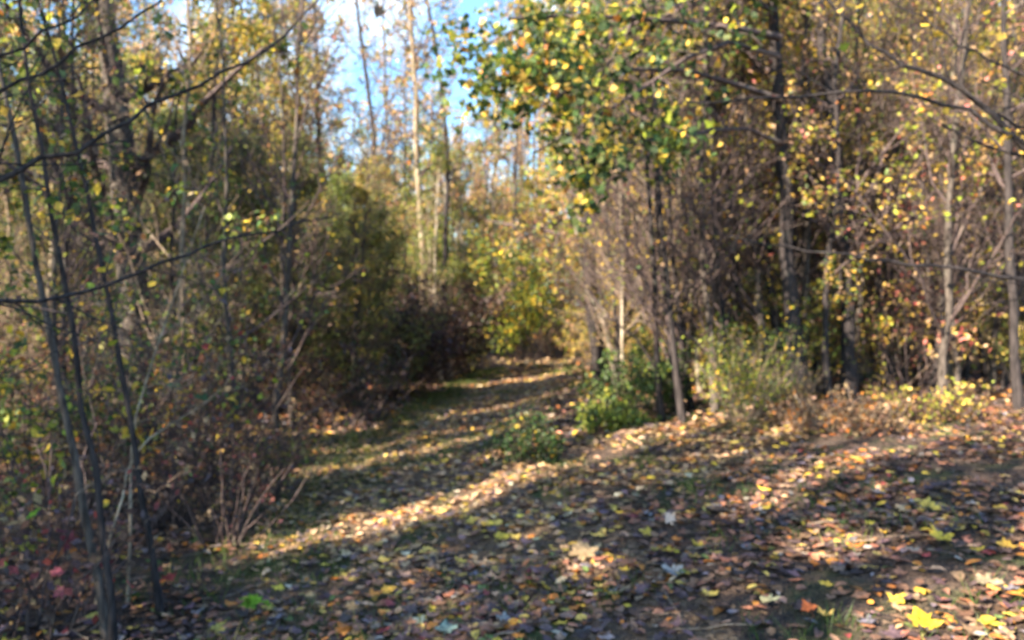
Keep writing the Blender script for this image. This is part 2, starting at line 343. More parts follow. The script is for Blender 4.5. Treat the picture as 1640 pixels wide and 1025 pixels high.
# ------------------------------------------------------------------ plant builders (all return an Empty with parts)
def tree_at(name, base, trunk, r0, mt, seed, pal, nleaf, lsize, b1=(14, .3, 1.), L1=2.0, ang=60, up=.10, b2=6, b3=4, tmpl=T_simple,
            mtw=None, filt=False, taper=.25, sides=8, spread=.06, hang=.6, leaf_t=.3, flatleaf=.2, extra=None, sides2=4, split=False, exrep=5):
    """trunk: points relative to base. parts: trunk, branches, foliage"""
    rg = np.random.default_rng(seed); base = np.asarray(base, float)
    root = empty(name, base); T = np.asarray(trunk, float)
    K = 14; L = np.concatenate([[0], np.cumsum(np.linalg.norm(np.diff(T, axis=0), axis=1))]); s = np.linspace(0, L[-1], K)
    P = np.stack([np.interp(s, L, T[:, c]) for c in range(3)], 1)
    P[1:-1] = .5 * P[1:-1] + .25 * (P[:-2] + P[2:]); P[1:] += rg.normal(size=(K - 1, 3)) * np.array([1, 1, 0]) * L[-1] * .0022
    R = r0 * (1 - (1 - taper) * np.linspace(0, 1, K)); R *= rg.uniform(.93, 1.08, K); R[0] *= 1.4; R = R[None]; P[0, 2] -= .12; P = P[None]
    gt = Geo(); tubes(gt, P, R, sides); gt.build('trunk', mt, root, smooth=True)
    gb = Geo(); Ls = []
    if b1[0]:
        P1, R1 = grow(rg, P, R, b1[0], b1[1], b1[2], 0, ang, up, 6, .16, L=lambda t: L1 * (1.3 - .9 * t), rr=.42); n1 = len(P1)
        if extra is not None:
            for e, er in extra:
                E = np.asarray(e, float); Le = np.concatenate([[0], np.cumsum(np.linalg.norm(np.diff(E, axis=0), axis=1))]); se = np.linspace(0, Le[-1], 6)
                E = np.stack([np.interp(se, Le, E[:, c]) for c in range(3)], 1)[None]; Re = er * np.linspace(1, .25, 6)[None]
                P1 = np.concatenate([P1, E]); R1 = np.concatenate([R1, Re])
        P2, R2 = grow(rg, P1, R1, b2, .2, 1, .45, 45, up * .7, 5, .22)
        lp = P2
        if b3: P3, R3 = grow(rg, P2, R2, b3, .2, 1, .5, 45, .05, 4, .25); lp = P3
        ids = [slice(None)] if not split else range(len(P1))
        for b in ids:
            if split: gb = Geo(); s1 = slice(b, b + 1); s2 = slice(b * b2, (b + 1) * b2); s3 = slice(b * b2 * b3, (b + 1) * b2 * b3)
            else: s1 = s2 = s3 = b
            A, Ar = P2[s2], R2[s2]
            if filt: A, Ar = open_lines(A, Ar, base, .6)
            tubes(gb, P1[s1], R1[s1], 5); tubes(gb, A, Ar, sides2)
            if b3:
                A, Ar = P3[s3], R3[s3]
                if filt: A, Ar = open_lines(A, Ar, base, .6)
                tubes(gb, A, Ar, 3)
            gb.build('branch' if split else 'branches', mtw or M_twig, root)
        if extra is not None and b3:
            e0 = n1 * b2 * b3; lp = np.concatenate([lp] + [lp[e0:]] * exrep)
        if nleaf:
            q = on_lines(rg, lp, nleaf, leaf_t, 1, spread)
            if filt: q = q[keep_light(q + base)]
            gl = Geo(); leaves(gl, rg, q, lsize, pick(rg, len(q), pal), tmpl, flat=flatleaf, hang=hang)
            gl.build('foliage', M_leaf, root)
    return root
def straight(h, lean=(0, 0), wob=.15, seed=0):
    rg = np.random.default_rng(seed); z = np.linspace(0, h, 7); w_ = np.cumsum(rg.normal(size=(7, 2)) * wob * .4, 0); w_[0] = 0
    return np.stack([lean[0] * z / h + w_[:, 0], lean[1] * z / h + w_[:, 1], z], 1)
def pxline(pts, d, base=None, d2=None):
    """picture points at a real distance d (metres), relative to the base"""
    n = len(pts); ds = np.linspace(d, d2 if d2 else d, n); W = np.array([at(p[0], p[1], dd) for p, dd in zip(pts, ds)])
    return W if base is None else W - base
def shrub_at(name, base, seed, h=2.0, stems=12, wid=.8, pal=PAL_DRY, nleaf=1200, lsize=.05, mt=None, tw=(5, 4), tmpl=T_simple, lean=(0, 0), r=.008,
             spread=.04, filt=False, bs=.5, stemname='stems', up=.06, hang=.5):
    rg = np.random.default_rng(seed); root = empty(name, base); n = stems
    th = rg.uniform(0, 6.28, n); b = np.stack([np.cos(th), np.sin(th), 0 * th], 1) * rg.uniform(0, bs, n)[:, None] * wid
    d = unit(np.stack([np.cos(th) * wid * .55 + lean[0], np.sin(th) * wid * .55 + lean[1], np.ones(n) * 1.1], 1) + rg.normal(size=(n, 3)) * .24)
    K = 7; hl = h * rg.uniform(.5, 1.1, n); Q = [b - np.array([0, 0, .06])]
    for s in range(K - 1):
        Q.append(Q[-1] + d * (hl / (K - 1))[:, None]); d = unit(d + rg.normal(size=d.shape) * .13 + np.array([0, 0, .02]))
    P = np.stack(Q, 1); R = (r * hl / h * 1.2)[:, None] * np.linspace(1, .35, K)[None]
    g = Geo(); tubes(g, P, R, 5)
    P2, R2 = grow(rg, P, R, tw[0], .2, 1, .45, 42, up, 5, .2); tubes(g, P2, R2, 3)
    lp = P2
    if tw[1]:
        P3, R3 = grow(rg, P2, R2, tw[1], .2, 1, .5, 45, .03, 4, .22); tubes(g, P3, R3, 3); lp = P3
    if filt:
        g = Geo(); tubes(g, P, R, 5); b0 = np.asarray(base); P2, R2 = open_lines(P2, R2, b0, .6); tubes(g, P2, R2, 3)
        if tw[1]: P3, R3 = open_lines(P3, R3, b0, .6); tubes(g, P3, R3, 3)
    g.build(stemname, mt or M_twig, root)
    if nleaf:
        q = on_lines(rg, lp, nleaf, .2, 1, spread)
        if filt: q = q[keep_light(q + np.asarray(base))]
        g = Geo(); leaves(g, rg, q, lsize, pick(rg, len(q), pal), tmpl, flat=.2, hang=hang); g.build('foliage', M_leaf, root)
    return root
def gz(x, y): return np.array([x, y, float(H(x, y))])

# ------------------------------------------------------------------ named trees of the photograph
def px_tree(name, label, cat, pts, d, r0, mt, seed, pal, nleaf, lsize, d2=None, top=None, group=None, **kw):
    """pts run from the foot upwards; the foot is put on the ground"""
    x0 = (pts[0][0] - 820) / F * d; base = gz(x0, d)
    W = pxline(pts, d, None, d2); W[0] = base
    if top: W = np.concatenate([W, [W[-1] + np.array([(W[-1] - W[-2])[0] / max(1e-3, (W[-1] - W[-2])[2]) * top * .6, 0, top])]])
    t = tree_at(name, base, W - base, r0, mt, seed, pal, nleaf, lsize, split=True, **kw)
    return tag(t, label, cat, group)
px_tree('hardwood_tree', 'thick grey trunk rising at the upper left behind the dark crossing branches', 'tree',
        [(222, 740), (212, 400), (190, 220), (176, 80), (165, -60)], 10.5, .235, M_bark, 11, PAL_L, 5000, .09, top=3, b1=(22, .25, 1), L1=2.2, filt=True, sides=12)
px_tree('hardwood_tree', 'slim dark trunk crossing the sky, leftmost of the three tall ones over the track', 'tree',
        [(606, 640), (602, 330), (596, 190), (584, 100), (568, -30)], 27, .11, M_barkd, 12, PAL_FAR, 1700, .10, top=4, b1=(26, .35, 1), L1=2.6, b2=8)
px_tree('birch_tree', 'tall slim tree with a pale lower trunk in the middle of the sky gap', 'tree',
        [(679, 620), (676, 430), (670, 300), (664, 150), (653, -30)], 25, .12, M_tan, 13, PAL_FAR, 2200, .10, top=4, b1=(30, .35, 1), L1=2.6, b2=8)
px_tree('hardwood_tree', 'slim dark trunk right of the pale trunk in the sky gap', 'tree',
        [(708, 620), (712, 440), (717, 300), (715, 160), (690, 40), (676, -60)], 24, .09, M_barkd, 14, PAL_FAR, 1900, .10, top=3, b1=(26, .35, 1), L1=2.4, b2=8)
# big tree right of centre whose crown hangs over the middle of the picture
B = gz((1278 - 820) / F * 10, 10)
ex = []
for pts, d1, d2, er in (([(1245, 60), (1150, 40), (1040, 30), (920, 25), (810, 30)], 9.8, 7.0, .05), ([(1250, 160), (1160, 130), (1050, 100), (930, 130), (830, 190)], 9.9, 7.2, .04),
                        ([(1245, 90), (1140, 60), (1060, 120), (950, 190), (850, 245)], 9.9, 6.8, .035), ([(1250, 230), (1180, 200), (1100, 215), (1030, 250), (960, 300)], 9.9, 8.0, .03), ([(1240, 0), (1130, -60), (980, -70), (900, -20)], 9.9, 7, .04),
                        ([(1240, 20), (1150, -20), (1000, 60), (880, 80), (800, 130)], 9.9, 8, .035)):
    ex.append((pxline(pts, d1, B, d2), er))
t = px_tree('maple_tree', 'dark trunked tree right of centre with green and yellow leaves hanging over the track', 'tree',
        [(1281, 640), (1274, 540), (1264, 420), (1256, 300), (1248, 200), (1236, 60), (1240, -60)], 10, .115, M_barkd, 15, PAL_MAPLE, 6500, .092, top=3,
        b1=(12, .45, 1), L1=1.5, extra=ex, b2=9, b3=6, spread=.09, hang=.8, sides=12, tmpl=T_lobed)
px_tree('hardwood_tree', 'straight dark trunk right of the green leaved one', 'tree',
        [(1362, 648), (1359, 500), (1347, 340), (1334, 210), (1318, 60), (1310, -40)], 10.3, .1, M_barkd, 16, PAL_R, 2400, .07, top=3, b1=(26, .15, 1), L1=1.3, filt=False)
px_tree('hardwood_tree', 'slim twin stem leaning right of the green leaved trunk', 'tree',
        [(1283, 640), (1292, 480), (1296, 340), (1276, 180), (1285, 60), (1300, -40)], 10.6, .05, M_bark, 17, PAL_R, 1200, .07, top=2, b1=(18, .2, 1), L1=1.2)
px_tree('hardwood_tree', 'thin dark crooked stem left of the green leaved trunk', 'tree',
        [(1155, 600), (1160, 400), (1172, 240), (1150, 190), (1138, 80), (1128, -30)], 12, .075, M_barkd, 18, PAL_RG, 2400, .08, top=2, b1=(20, .2, 1), L1=1.5)
px_tree('hardwood_tree', 'dark trunk at the bend of the track with its foot beside the green bush', 'tree',
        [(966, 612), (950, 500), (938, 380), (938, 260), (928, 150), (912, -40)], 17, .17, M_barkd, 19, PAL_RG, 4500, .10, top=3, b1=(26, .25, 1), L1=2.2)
px_tree('sapling', 'pale tan sapling left of the crooked dark stem', 'sapling',
        [(1122, 600), (1108, 480), (1094, 380), (1085, 300), (1090, 180), (1075, 80)], 12.5, .04, M_pale, 20, PAL_R, 1100, .07, b1=(16, .3, 1), L1=1.1)
px_tree('hardwood_tree', 'tall straight trunk at the right edge, pale on its left side', 'tree',
        [(1634, 665), (1622, 540), (1615, 400), (1615, 180), (1608, -40)], 9, .056, M_barkd, 21, PAL_R, 2200, .07, top=3, b1=(22, .3, 1), L1=1.4)
px_tree('sapling', 'pale slanting stem beside the dark trunk at the bend', 'sapling',
        [(988, 600), (970, 520), (940, 470), (925, 380), (905, 300)], 16, .05, M_pale, 22, PAL_R, 900, .08, b1=(12, .3, 1), L1=1.2)
px_tree('sapling', 'bare grey sapling forking behind the straight dark trunk', 'sapling',
        [(1420, 655), (1412, 500), (1440, 340), (1450, 200), (1470, 60), (1480, -30)], 12, .045, M_bark, 23, PAL_R, 1600, .07, top=1.5, b1=(18, .3, 1), L1=1.2)
px_tree('sapling', 'pale lit sapling between the straight dark trunk and the right edge', 'sapling',
        [(1520, 640), (1512, 500), (1522, 330), (1510, 160), (1500, -30)], 14, .06, M_tan, 24, PAL_R, 1800, .08, top=2, b1=(20, .3, 1), L1=1.5)
# left foreground saplings
px_tree('sapling', 'grey brown sapling leaning left in the left foreground', 'sapling',
        [(178, 985), (146, 860), (118, 740), (92, 610), (66, 440), (38, 300), (6, 130), (-30, -60)], 4.3, .025, M_bark, 31, PAL_L, 260, .07, b1=(12, .35, 1), L1=.9, b2=5, b3=3, top=.8)
px_tree('sapling', 'thin dark sapling crossing the grey brown one in the left foreground', 'sapling',
        [(186, 970), (160, 830), (140, 690), (118, 560), (98, 430), (78, 280), (46, 130), (18, -20)], 4.1, .02, M_barkd, 32, PAL_L, 160, .06, b1=(14, .3, 1), L1=.8, b2=5, b3=3, top=.8)
px_tree('sapling', 'dark leaning stem at the top left corner', 'sapling',
        [(260, 880), (190, 560), (130, 260), (92, 110), (52, -10)], 4.7, .021, M_barkd, 33, PAL_L, 500, .06, b1=(14, .35, 1), L1=1.1, b2=6, b3=3, top=1)
px_tree('dead_sapling', 'pale dead stem slanting in the left thicket', 'dead sapling',
        [(205, 860), (212, 680), (240, 590), (270, 500), (296, 420), (330, 330)], 4.9, .011, M_pale, 34, PAL_DRY, 60, .05, b1=(10, .3, 1), L1=.7, b2=5, b3=3, mtw=M_twigl)
px_tree('dead_sapling', 'pale broken branch leaning right over the left thicket floor', 'dead sapling',
        [(150, 800), (215, 715), (290, 670), (335, 645), (380, 590)], 4.9, .009, M_pale, 35, PAL_DRY, 30, .05, b1=(7, .3, 1), L1=.5, b2=4, b3=2, mtw=M_twigl)
px_tree('sapling', 'grey sapling between the left thicket and the far cedars', 'sapling',
        [(372, 840), (376, 640), (358, 430), (366, 220), (352, 60), (340, -30)], 7.5, .03, M_bark, 36, PAL_L, 1500, .06, b1=(20, .2, 1), L1=1.2, b2=6, b3=4, filt=True)

# overhanging trees standing just outside the frame
def over_tree(name, label, base, height, brs, r0, seed, pal, nleaf, lsize, tw=9):
    rg = np.random.default_rng(seed); base = np.asarray(base, float); root = empty(name, base)
    T = straight(height, (rg.uniform(-.2, .2), 0), .08, seed)[None]; K = T.shape[1]; R = r0 * np.linspace(1.15, .35, K)[None]
    T[0, 0, 2] -= .1; g = Geo(); tubes(g, T, R, 10); g.build('trunk', M_barkd, root, smooth=True)
    allq = []
    for pts, d1, d2, er in brs:
        W = pxline(pts, d1, base, d2); z = W[0][2] - .35 * np.hypot(W[0][0], W[0][1]) * .6
        i = np.clip(z, .4, height - .1); tp = np.array([np.interp(i, T[0, :, 2], T[0, :, c]) for c in range(3)])
        W = np.concatenate([[tp], W]); L = np.concatenate([[0], np.cumsum(np.linalg.norm(np.diff(W, axis=0), axis=1))])
        s = np.linspace(0, L[-1], 26); E = np.stack([np.interp(s, L, W[:, c]) for c in range(3)], 1)
        for _ in range(2): E[1:-1] = .5 * E[1:-1] + .25 * (E[:-2] + E[2:])
        E[1:-1] += rg.normal(size=(24, 3)) * .009
        E = E[None]; Re = er * np.linspace(1.3, .35, 26)[None]
        g = Geo(); tubes(g, E, Re, 7)
        P2, R2 = grow(rg, E, Re, tw, .15, 1, .22, 42, .04, 6, .14, rr=.5); tubes(g, P2, R2, 4)
        P3, R3 = grow(rg, P2, R2, 3, .2, 1, .5, 40, .03, 4, .2); tubes(g, P3, R3, 3)
        g.build('branch', M_barkd, root, smooth=True); allq.append(on_lines(rg, P3, nleaf, .4, 1, .03))
    q = np.concatenate(allq); g = Geo(); leaves(g, rg, q, lsize, pick(rg, len(q), pal), T_lobed, flat=.3, hang=1.5)
    g.build('foliage', M_leaf, root)
    return tag(root, label, 'tree')
over_tree('overhanging_tree', 'tree just outside the left edge whose long dark branches rise across the upper left', gz(-3.2, 3.2), 4.2,
    [([(-80, 185), (8, 142), (75, 112), (160, 65), (250, 5), (300, -40)], 3.0, 3.2, .010),
     ([(-80, 330), (8, 285), (50, 262), (125, 235), (190, 200), (240, 168), (300, 145), (370, 115), (430, 80), (470, 45), (510, 0)], 3.0, 3.6, .012),
     ([(-80, 500), (8, 488), (125, 470), (200, 452), (280, 410), (350, 385), (440, 368), (545, 342)], 3.1, 4.0, .011),
     ([(-80, 120), (8, 80), (85, 40), (165, 5), (240, -40)], 2.9, 3.2, .009),
     ([(-80, 262), (8, 262), (75, 266), (200, 250), (300, 250)], 3.1, 3.5, .006),
     ([(-60, 640), (8, 605), (70, 578), (130, 530)], 3.0, 3.4, .006)], .05, 41, [(2, YEL), (2, ORG), (2, BRN), (1, GREEN)], 5, .06, 7)
over_tree('overhanging_tree', 'tree just outside the right edge whose crooked dark branches reach in from the right', gz(3.9, 4.4), 4.6,
    [([(1720, 300), (1640, 238), (1600, 192), (1552, 150), (1520, 126), (1440, 106), (1385, 62), (1322, -5), (1290, -50)], 4.2, 4.6, .020),
     ([(1720, 290), (1640, 228), (1580, 190), (1520, 162), (1440, 146), (1330, 146), (1230, 160), (1090, 162)], 4.1, 4.5, .014),
     ([(1720, 150), (1640, 122), (1600, 100), (1540, 72), (1480, 30), (1410, -10)], 4.2, 4.4, .010),
     ([(1600, 192), (1540, 150), (1528, 110), (1534, 70), (1556, 30), (1560, -20)], 4.3, 4.5, .009),
     ([(1740, 480), (1640, 446), (1500, 428), (1400, 416), (1320, 405), (1250, 398), (1170, 378)], 4.2, 4.8, .013),
     ([(1720, 200), (1640, 165), (1590, 140), (1545, 120)], 4.0, 4.2, .008)], .075, 42, [(5, YEL), (2, GOLD), (1, YG)], 7, .055, 6)

# ------------------------------------------------------------------ trees outside the frame that throw the shade
def shade_tree(G, h, rad, seed, n, label, t_up=None):
    """crown centre sits h metres up on the sun ray that reaches ground point G"""
    t = h / math.sin(SUN_EL); c = np.array([G[0], G[1], .1]) - LD * t
    for dv in sorted(np.arange(-1.5, 1.5, .1), key=abs):
        v = c[0] * VN[0] + c[1] * VN[1] + dv
        if all(abs(v - b[0]) > b[1] + .3 for b in BANDS): c[:2] += VN * dv; break
    base = gz(c[0], c[1]); rg = np.random.default_rng(seed); root = empty('shade_tree', base)
    T = straight(h + rad * .5, (0, 0), .05, seed)[None]; K = T.shape[1]; R = np.linspace(.12, .04, K)[None]; T[0, 0, 2] -= .1
    g = Geo(); tubes(g, T, R, 8); g.build('trunk', M_bark, root, smooth=True)
    P1, R1 = grow(rg, T, R, 18, .45, 1, 0, 65, .15, 6, .12, L=lambda t: rad * (1.2 - .3 * t), rr=.35)
    P2, R2 = grow(rg, P1, R1, 6, .2, 1, .4, 45, .05, 5, .2); P2, R2 = open_lines(P2, R2, base); P1, R1 = open_lines(P1, R1, base, .5)
    g = Geo(); tubes(g, P1, R1, 5); tubes(g, P2, R2, 3); g.build('branches', M_twig, root)
    cc = c - base
    q = unit(rg.normal(size=(n, 3))) * rad * rg.uniform(0, 1, (n, 1)) ** .4 * np.array([1.15, 1.15, .8]) + cc
    q = q[keep_light(q + base)]; g = Geo(); leaves(g, rg, q, .15, pick(rg, len(q), PAL_L), T_simple, flat=.2); g.build('foliage', M_leaf, root)
    return tag(root, label, 'tree', 'trees behind the camera that shade the track')
sh = [((-3.5, 3.5), 7.5, 3.2), ((0.5, 3), 8, 3.0), ((3.2, 4), 8.5, 3.0), ((-1, 6.5), 7.5, 3.0), ((2.2, 7), 8.5, 3.0), ((-3, 8.5), 6.5, 2.8), ((0, 10.5), 7.5, 2.8), 
      ((-1, 14.5), 7, 2.4), ((1.5, 17), 8, 2.2), ((-5, 5.5), 6.0, 2.2), ((1.2, 13), 7.5, 2.4), ((-.5, 19), 8, 2.2)]
for i, (G, h, r) in enumerate(sh):
    shade_tree(G, h, r, 60 + i, 5200, 'leafy tree out of the picture on the sunny side, casting the dappled shade')

px_tree('hardwood_tree', 'dark leaning stem between the crooked stem and the maple trunk', 'tree',
        [(1196, 620), (1178, 480), (1172, 330), (1140, 170), (1122, 0), (1110, -80)], 11.3, .06, M_barkd, 25, PAL_R, 1200, .07, top=2, b1=(18, .2, 1), L1=1.2)
px_tree('hardwood_tree', 'dark wavy stem just left of the straight dark trunk', 'tree',
        [(1330, 650), (1316, 520), (1322, 420), (1346, 300), (1336, 160), (1350, 0), (1356, -80)], 10.0, .05, M_barkd, 26, PAL_R, 900, .07, top=2, b1=(18, .2, 1), L1=1.2)
px_tree('hardwood_tree', 'dark stem rising close at the left of the maple trunk', 'tree',
        [(1262, 640), (1240, 500), (1226, 380), (1190, 260), (1186, 120), (1170, -20)], 10.8, .06, M_barkd, 27, PAL_R, 900, .07, top=2, b1=(18, .2, 1), L1=1.2)
# ------------------------------------------------------------------ repeated woods: prototypes copied with obj.copy()
rng = np.random.default_rng(21)
far_k = [('grey trunked tan leaved', M_bark, PAL_FAR, 13), ('brown trunked gold leaved', M_tan, PAL_R, 11), ('pale trunked olive leaved', M_pale, PAL_MG, 14),
         ('dark trunked peach leaved', M_barkd, PAL_FAR, 10), ('grey trunked yellow green leaved', M_bark, PAL_RG, 12)]
far_p = [tree_at('woodland_tree', (0, 0, 0), straight(k[3], (.5 * (i - 2), 0), .3, i), .15, k[1], 100 + i, k[2], 3200, .17, b1=(22, .12, 1), L1=3.0, b2=6, b3=3,
                 spread=.2, sides=6, ang=50) for i, k in enumerate(far_k)]
mid_k = [('grey trunked golden', M_bark, PAL_R, 9, .09), ('dark stemmed olive', M_barkd, PAL_L, 8, .06), ('brown trunked golden', M_tan, PAL_R, 10, .11), ('pale stemmed olive', M_pale, PAL_L, 7, .05),
         ('grey stemmed yellow green', M_bark, PAL_RG, 9, .07), ('thin dark stemmed olive', M_barkd, PAL_L, 8, .05), ('thin tan stemmed golden', M_tan, PAL_R, 7, .04), ('pale trunked green leaved', M_pale, PAL_MG, 9, .08)]
mid_p = [tree_at('woodland_tree', (0, 0, 0), straight(k[3], (.4 * (i % 3 - 1), .2), .25, 20 + i), k[4], k[1], 120 + i, k[2], 5200, .085, b1=(34, .06, 1), L1=1.9, b2=6, b3=4,
                 spread=.08, sides=7, ang=52, mtw=[M_twig, M_twigl][i % 2]) for i, k in enumerate(mid_k)]
bare_k = [('almost bare dark', M_barkd, 7, .042), ('almost bare grey', M_bark, 8, .05), ('almost bare pale', M_pale, 6, .028), ('bare tan', M_tan, 7, .035), ('tall sparse grey', M_bark, 12, .07)]
bare_p = [tree_at('bare_sapling', (0, 0, 0), straight(k[2], (.15 * (i - 2), -.1), .16, 40 + i), k[3], k[1], 160 + i, PAL_FAR if i == 4 else PAL_R if i % 2 else PAL_RG, [260, 420, 200, 160, 2200][i], [.07, .07, .07, .07, .12][i],
                  b1=(34, .08, 1), L1=[1.6, 1.9, 1.3, 1.5, 2.6][i], b2=9, b3=5, ang=38, up=.14, sides=6, mtw=[M_twig, M_twig, M_twigl, M_twigl, M_twig][i]) for i, k in enumerate(bare_k)]
shr_k = [('purple brown twiggy', PAL_DRY, M_twig, 2.4, 2000), ('golden leaved pale stemmed', PAL_R, M_twigl, 2.8, 2200), ('olive leaved', PAL_L, M_twig, 2.6, 2600), ('yellow green leaved', PAL_RG, M_bark, 3.0, 2400),
         ('low brown pale stemmed', PAL_DRY, M_twigl, 1.8, 1500), ('low golden leaved', PAL_R, M_twig, 1.6, 1500)]
shr_p = [shrub_at('shrub', (0, 0, 0), 140 + i, k[3], 14, .8, k[1], k[4], .065, k[2], (5, 4)) for i, k in enumerate(shr_k)]
ZL = [(-9e9, 165, 'left of the thick grey trunk'), (165, 340, 'right of the thick grey trunk'), (340, 500, 'among the cedars'), (500, 800, 'under the sky gap'), (800, 950, 'right of the sky gap'),
      (950, 1090, 'under the maple crown'), (1090, 1240, 'left of the dark maple trunk'), (1240, 1340, 'right of the dark maple trunk'), (1340, 1450, 'behind the straight dark trunk'), (1450, 1560, 'short of the right edge'), (1430, 9e9, 'by the right edge')]
used_p = set(); placed = []
def blocked(x, y, h, rad):
    u = x * HD[0] + y * HD[1]; v = x * VN[0] + y * VN[1]
    for v0, hw, us, sp in BANDS:
        if abs(v - v0) < hw + rad and h > max(0, us - u) * math.tan(SUN_EL) and us - u > -.3: return True
    return False
def place(proto, x, y, word, noun, cat, sc=1.0):
    if id(proto) in used_p: o = copy_tree(proto)
    else: o = proto; used_p.add(id(proto))
    o.location = [float(v) for v in gz(x, y)]; o.rotation_euler = (0, 0, rng.uniform(0, 6.28)); o.scale = (sc, sc, sc * rng.uniform(.9, 1.1))
    px = 820 + F * x / y; zone = [z for a, b, z in ZL if a <= px < b][0]
    depth = 'far back' if y > 45 else 'farther back' if y > 29 else 'in mid distance' if y > 18 else 'near' if y > 11 else 'nearest'
    lab = ('tall ' if sc > 1.02 and 'tall' not in word else 'small ' if sc < .72 else '') + word + ' ' + noun + ' ' + depth + ' ' + zone
    placed.append((lab, px, o))
    return tag(o, lab, cat, word + ' ' + noun + 's ' + ('left' if x < pc_(y) else 'right') + ' of the track')
SKY0, SKY1 = -.235, -.03         # directions (x/y) where the sky shows low down
for row, y0 in enumerate(np.arange(30, 72, 5.2)):
    w_ = .72 * y0; step = 3.6 + .04 * y0
    for x in np.arange(-w_, w_, step):
        x = x + rng.uniform(-1.3, 1.3); y = y0 + rng.uniform(-2, 2)
        if pl_(y) - .8 < x < pr_(y) + .8: continue
        s = x / y; sc = rng.uniform(.8, 1.2)
        if SKY0 < s < SKY1: sc = (.235 * y + CAMZ) / 12 * rng.uniform(.75, 1.0)
        elif s > .05: sc *= 1.25 + y / 90
        elif s < -.3: sc *= 1.25
        i = rng.choice([1, 3, 4, 0]) if s > 0 else rng.choice([0, 2, 3, 2, 4])
        place(far_p[i], x, y, far_k[i][0], 'tree', 'tree', sc)
for y0 in (33, 38, 44, 50):                       # tall thin bare trees whose tops lace the sky
    for s in np.arange(-.5, .0, .07 if y0 < 40 else .11):
        s_ = s + rng.uniform(-.03, .03); x = s_ * y0
        if -.24 < s_ < -.04 and rng.uniform() < .3: continue
        if pl_(y0) - .8 < x < pr_(y0) + .8: continue
        place(bare_p[4], x, y0 + rng.uniform(-2, 2), bare_k[4][0], 'tree', 'tree', rng.uniform(1.2, 1.7))
for side in (-1, 1):
    for y0 in np.arange(12.5, 30, 2.6):
        for off in np.arange(1.0, .70 * y0 + 4, 2.1 if side < 0 else 2.6):
            y = y0 + rng.uniform(-1, 1); e = pl_(y) if side < 0 else pr_(y) + (1.2 if y > 15 else 3.0)
            x = e + side * (off + rng.uniform(-.6, .9))
            if abs(x) > .72 * y + 1: continue
            s = x / y
            if side < 0:
                sc = rng.uniform(.7, 1.0)
                if s > SKY0 - .02: sc = min(sc, (.19 * y + 1.6) / 8.5)
                elif s > -.45 and rng.uniform() < .5: sc = min(sc, (.26 * y + 1.6) / 8.5)
                i = rng.choice([1, 3, 5, 7, 7, 4])
            else: i = rng.choice([0, 2, 4, 6]); sc = rng.uniform(.8, 1.3)
            if blocked(x, y, mid_k[i][3] * sc, .5): continue
            place(mid_p[i], x, y, mid_k[i][0], 'tree', 'tree', sc)
for side in (-1, 1):                              # thin bare stems
    for q in range(66 if side > 0 else 60):
        y = rng.uniform(10.4 if side > 0 else 7.5, 26); e = pl_(y) - .4 if side < 0 else pr_(y) + interp(y, [(0, 9), (10.5, 2.2), (14, 1), (40, .8)])
        x = e + side * rng.uniform(0, 1) * (.70 * y - abs(e)) if side > 0 else e - rng.uniform(0, 1) * (.70 * y + e)
        if abs(x) > .72 * y + 1: continue
        i = rng.choice([0, 0, 1, 1, 2, 3]); s = x / y; sc = rng.uniform(.7, 1.15)
        if side < 0 and s > SKY0 - .03: sc = min(sc, (.22 * y + 1.6) / 7)
        if blocked(x, y, 6 * sc, .0): continue
        place(bare_p[i], x, y, bare_k[i][0], 'sapling', 'sapling', sc)
for q in range(46):                               # the dark tangle of stems about the maple
    y = rng.uniform(9.6, 18); px = rng.uniform(1000, 1560); i = rng.choice([0, 0, 1]); place(bare_p[i], (px - 820) / F * y, y, bare_k[i][0], 'sapling', 'sapling', rng.uniform(.7, 1.1))
for side in (-1, 1):
    for y0 in np.arange(5.0, 30, 2.0):
        for off in np.arange(.5, .68 * y0 + 2, 2.0 if y0 > 12 else 1.25):
            y = y0 + rng.uniform(-.8, .8); e = pl_(y) - .2 if side < 0 else pr_(y) + interp(y, [(0, 9), (9.5, 6), (10.5, 2.6), (13, 1.2), (40, .8)])
            x = e + side * (off + rng.uniform(-.5, .6))
            if abs(x) > .72 * y + 1 or (side > 0 and y < 10.3): continue
            if side < 0: i = rng.choice([0, 0, 4, 0, 0, 2] if y < 10 else [0, 0, 4, 2]); sc = rng.uniform(.6, 1.0) if off > 1 else rng.uniform(.35, .6)
            else: i = rng.choice([1, 3, 5]); sc = rng.uniform(.5, 1.0)
            if blocked(x, y, shr_k[i][3] * sc, .35 * sc): continue
            place(shr_p[i], x, y, shr_k[i][0], 'shrub', 'shrub', sc)
for y0 in (30, 33.5, 37, 41, 46, 52):               # undergrowth that closes the far end
    for s in np.arange(-.5, .62, 2.3 / y0):
        x = (s + rng.uniform(-.03, .03)) * y0; y = y0 + rng.uniform(-1.3, 1.3)
        if y < 42 and pl_(y) - .7 < x < pr_(y) + .7: continue
        i = rng.choice([0, 2, 2, 0]) if s < .1 else rng.choice([1, 3, 5]); place(shr_p[i], x, y, shr_k[i][0], 'shrub', 'shrub', rng.uniform(1.0, 1.6))
for p in far_p + mid_p + shr_p + bare_p:
    if id(p) not in used_p:
        for ch in list(p.children): bpy.data.objects.remove(ch)
        bpy.data.objects.remove(p)
by = {}
for lab, px, o in placed: by.setdefault(lab, []).append((px, o))
ORD = ['leftmost', 'second from left', 'third from left', 'fourth from left', 'fifth from left', 'sixth from left', 'seventh from left', 'eighth from left']
